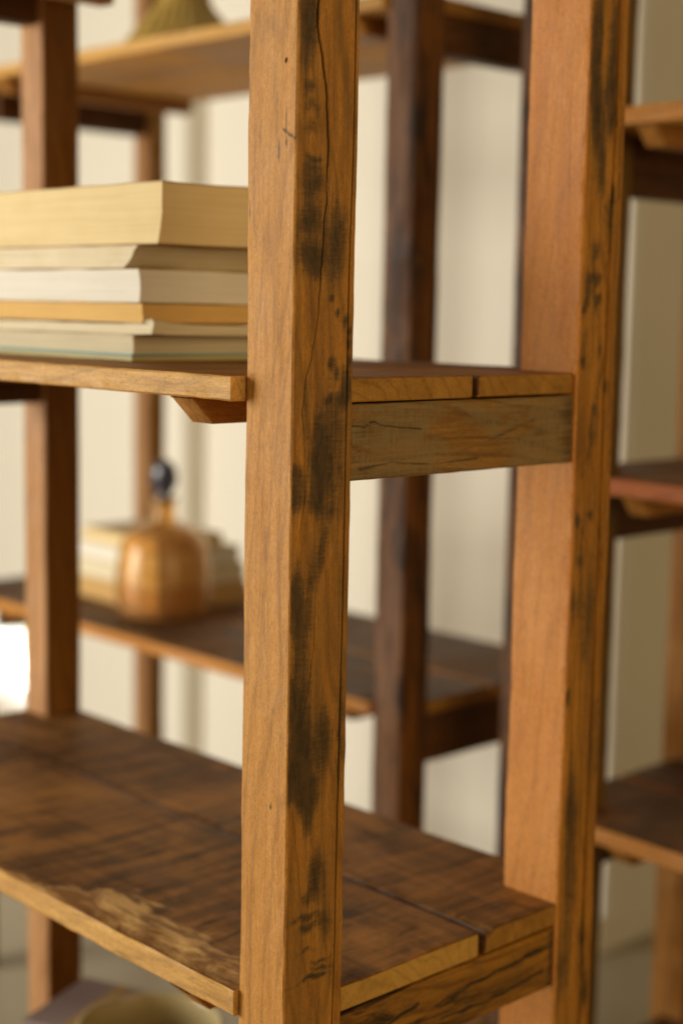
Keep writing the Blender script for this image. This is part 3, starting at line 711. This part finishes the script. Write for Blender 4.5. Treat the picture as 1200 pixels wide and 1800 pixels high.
for k in range(60):
    zz = 0.178*k/59
    if zz < 0.012: rr = 0.070+0.012*math.sin(zz/0.012*math.pi/2)
    elif zz < 0.115: rr = 0.082+0.004*math.sin((zz-0.012)/0.103*math.pi)
    else:
        t = (zz-0.115)/0.063; rr = 0.022+(0.082-0.022)*max(0, 1-t**2.1)**0.62
    outer.append((rr, zz))
outer += [(0.0205, 0.185), (0.0195, 0.200), (0.020, 0.215), (0.024, 0.219), (0.024, 0.224)]
def bead(k, z, an, r):
    if 0.014 < z < 0.088 and r > 0.07: return 0.0016*math.sin(an*30)*math.sin(z*math.pi/0.0085)
    return 0
outer = [(r*(1.05 if r > 0.03 else 1.12), z) for r, z in outer]
lathe_shell('glass_body', bt, g.mat, outer, 0.004, 120, bead)
sg = plain('dark_blue_glass', (0.055, 0.055, 0.085), 0.10, spec=0.7)
import bmesh
bm = bmesh.new(); bmesh.ops.create_icosphere(bm, subdivisions=2, radius=0.0265)
for v in bm.verts: v.co.z = v.co.z*1.35+0.262; v.co *= 1
bmesh.ops.create_cone(bm, cap_ends=True, segments=16, radius1=0.014, radius2=0.012, depth=0.03, matrix=Matrix.Translation((0, 0, 0.226)))
me = bpy.data.meshes.new('stopper'); bm.to_mesh(me); bm.free()
link('stopper', me, bt, [sg])

def back_book(label, x0, x1, y0, y1, z0, z1, pm, cm):
    t = book(label, x0, x1, y0, y1, z0, z1, pm, cm, cov=0.0015); t['group'] = 'books stacked behind the amber bottle'; return t
P_ctn = paper('sandy_pages', (0.66, 0.42, 0.17), (0.60, 0.38, 0.15), line=(0.4, 0.24, 0.08))
z = ZB+0.001
back_book('tan book at the bottom of the stack behind the amber bottle', 0.925, 1.15, 1.420, 1.72, z, z+0.042, P_ctn, C_tan); z += 0.0425
back_book('cream book second from the bottom behind the amber bottle', 0.925, 1.145, 1.425, 1.71, z, z+0.036, P_ivy, C_crm); z += 0.0365
back_book('white-paged book second from the top behind the amber bottle', 0.930, 1.135, 1.430, 1.70, z, z+0.034, P_wht, C_crm); z += 0.0345
back_book('yellowed book topmost of the stack behind the amber bottle', 0.935, 1.10, 1.440, 1.68, z, z+0.026, P_yel, C_yel)

vm = NT('gold_ribbed_glass'); vm.b.inputs['Base Color'].default_value = (0.33, 0.235, 0.035, 1); vm.b.inputs['Roughness'].default_value = 0.22
vm.b.inputs['Metallic'].default_value = 0.0; vm.b.inputs['Specular IOR Level'].default_value = 0.6
vn = vm.noise(vm.coords((1, 1, 0.3)), 60, 4); vb = vm.n('ShaderNodeBump'); vb.inputs['Strength'].default_value = .4; vb.inputs['Distance'].default_value = .003
vm.l(vm.mix(vn, (0.34, 0.225, 0.03), (0.78, 0.56, 0.17)), vm.b.inputs['Base Color'])
vm.l(vn, vb.inputs['Height']); vm.l(vb.outputs[0], vm.b.inputs['Normal'])
vt = thing('vase', 'golden ribbed glass vase on the high shelf behind', 'vase', (1.0, 1.44, 1.855))
vp = [(0.090, 0.0), (0.108, 0.004), (0.114, 0.012), (0.112, 0.024), (0.104, 0.038), (0.092, 0.054), (0.078, 0.070), (0.064, 0.086), (0.050, 0.104), (0.042, 0.13), (0.040, 0.16), (0.046, 0.19), (0.058, 0.215), (0.054, 0.215), (0.040, 0.18), (0.030, 0.12)]
lathe('ribbed_body', vt, [vm.mat], vp, seg=192, mod=lambda k, z, an, r: 0.05*r*math.sin(an*26))

# ------------------------------------------------------------------ things on the bottom shelf
ceramic = plain('olive_cream_glaze', (0.50, 0.41, 0.21), 0.25, var=0.18, spec=0.5)
bw = thing('bowl', 'deep olive cream glazed ceramic bowl under the lower shelf', 'bowl', (0.234, 0.503, BOT+0.001))
RZ = 0.257
outer = [(0.045, 0.0), (0.052, 0.004), (0.060, 0.02), (0.074, 0.05), (0.086, 0.09), (0.094, 0.14), (0.098, 0.19), (0.099, 0.235), (0.0985, RZ-0.003), (0.0965, RZ)]
inner = [(0.0935, RZ), (0.0915, RZ-0.003), (0.0905, 0.235), (0.088, 0.19), (0.083, 0.14), (0.074, 0.09), (0.06, 0.055), (0.03, 0.03), (0.002, 0.026)]
lathe('glazed_body', bw, [ceramic], [(r*0.90, z*1.01) for r, z in outer+inner], seg=96)

cloth = NT('lavender_ribbed_cloth')
wv = cloth.n('ShaderNodeTexWave', wave_type='BANDS', bands_direction='Y'); wv.inputs['Scale'].default_value = 95
cloth.l(cloth.coords((1, 1, 1), 0.0), wv.inputs['Vector'])
cloth.l(cloth.mix(wv.outputs['Fac'], (0.22, 0.165, 0.16), (0.36, 0.28, 0.27)), cloth.b.inputs['Base Color']); cloth.b.inputs['Roughness'].default_value = 0.8
bk = thing('box', 'lavender grey cloth-covered box with a tan band, beside the glazed bowl', 'box', (0.2706, 0.674, BOT+0.001))
bk.rotation_euler = (0, 0, math.radians(22))
Hh = 0.209
rounded_sheet('box_body', bk, C_tan, -0.067, 0.067, -0.057, 0.057, 0.0, Hh-0.012)
rounded_sheet('lid', bk, cloth.mat, -0.070, 0.070, -0.060, 0.060, Hh-0.012, Hh)
rounded_sheet('band', bk, C_yel, -0.0705, 0.0705, -0.012, 0.006, Hh-0.0122, Hh+0.0006)
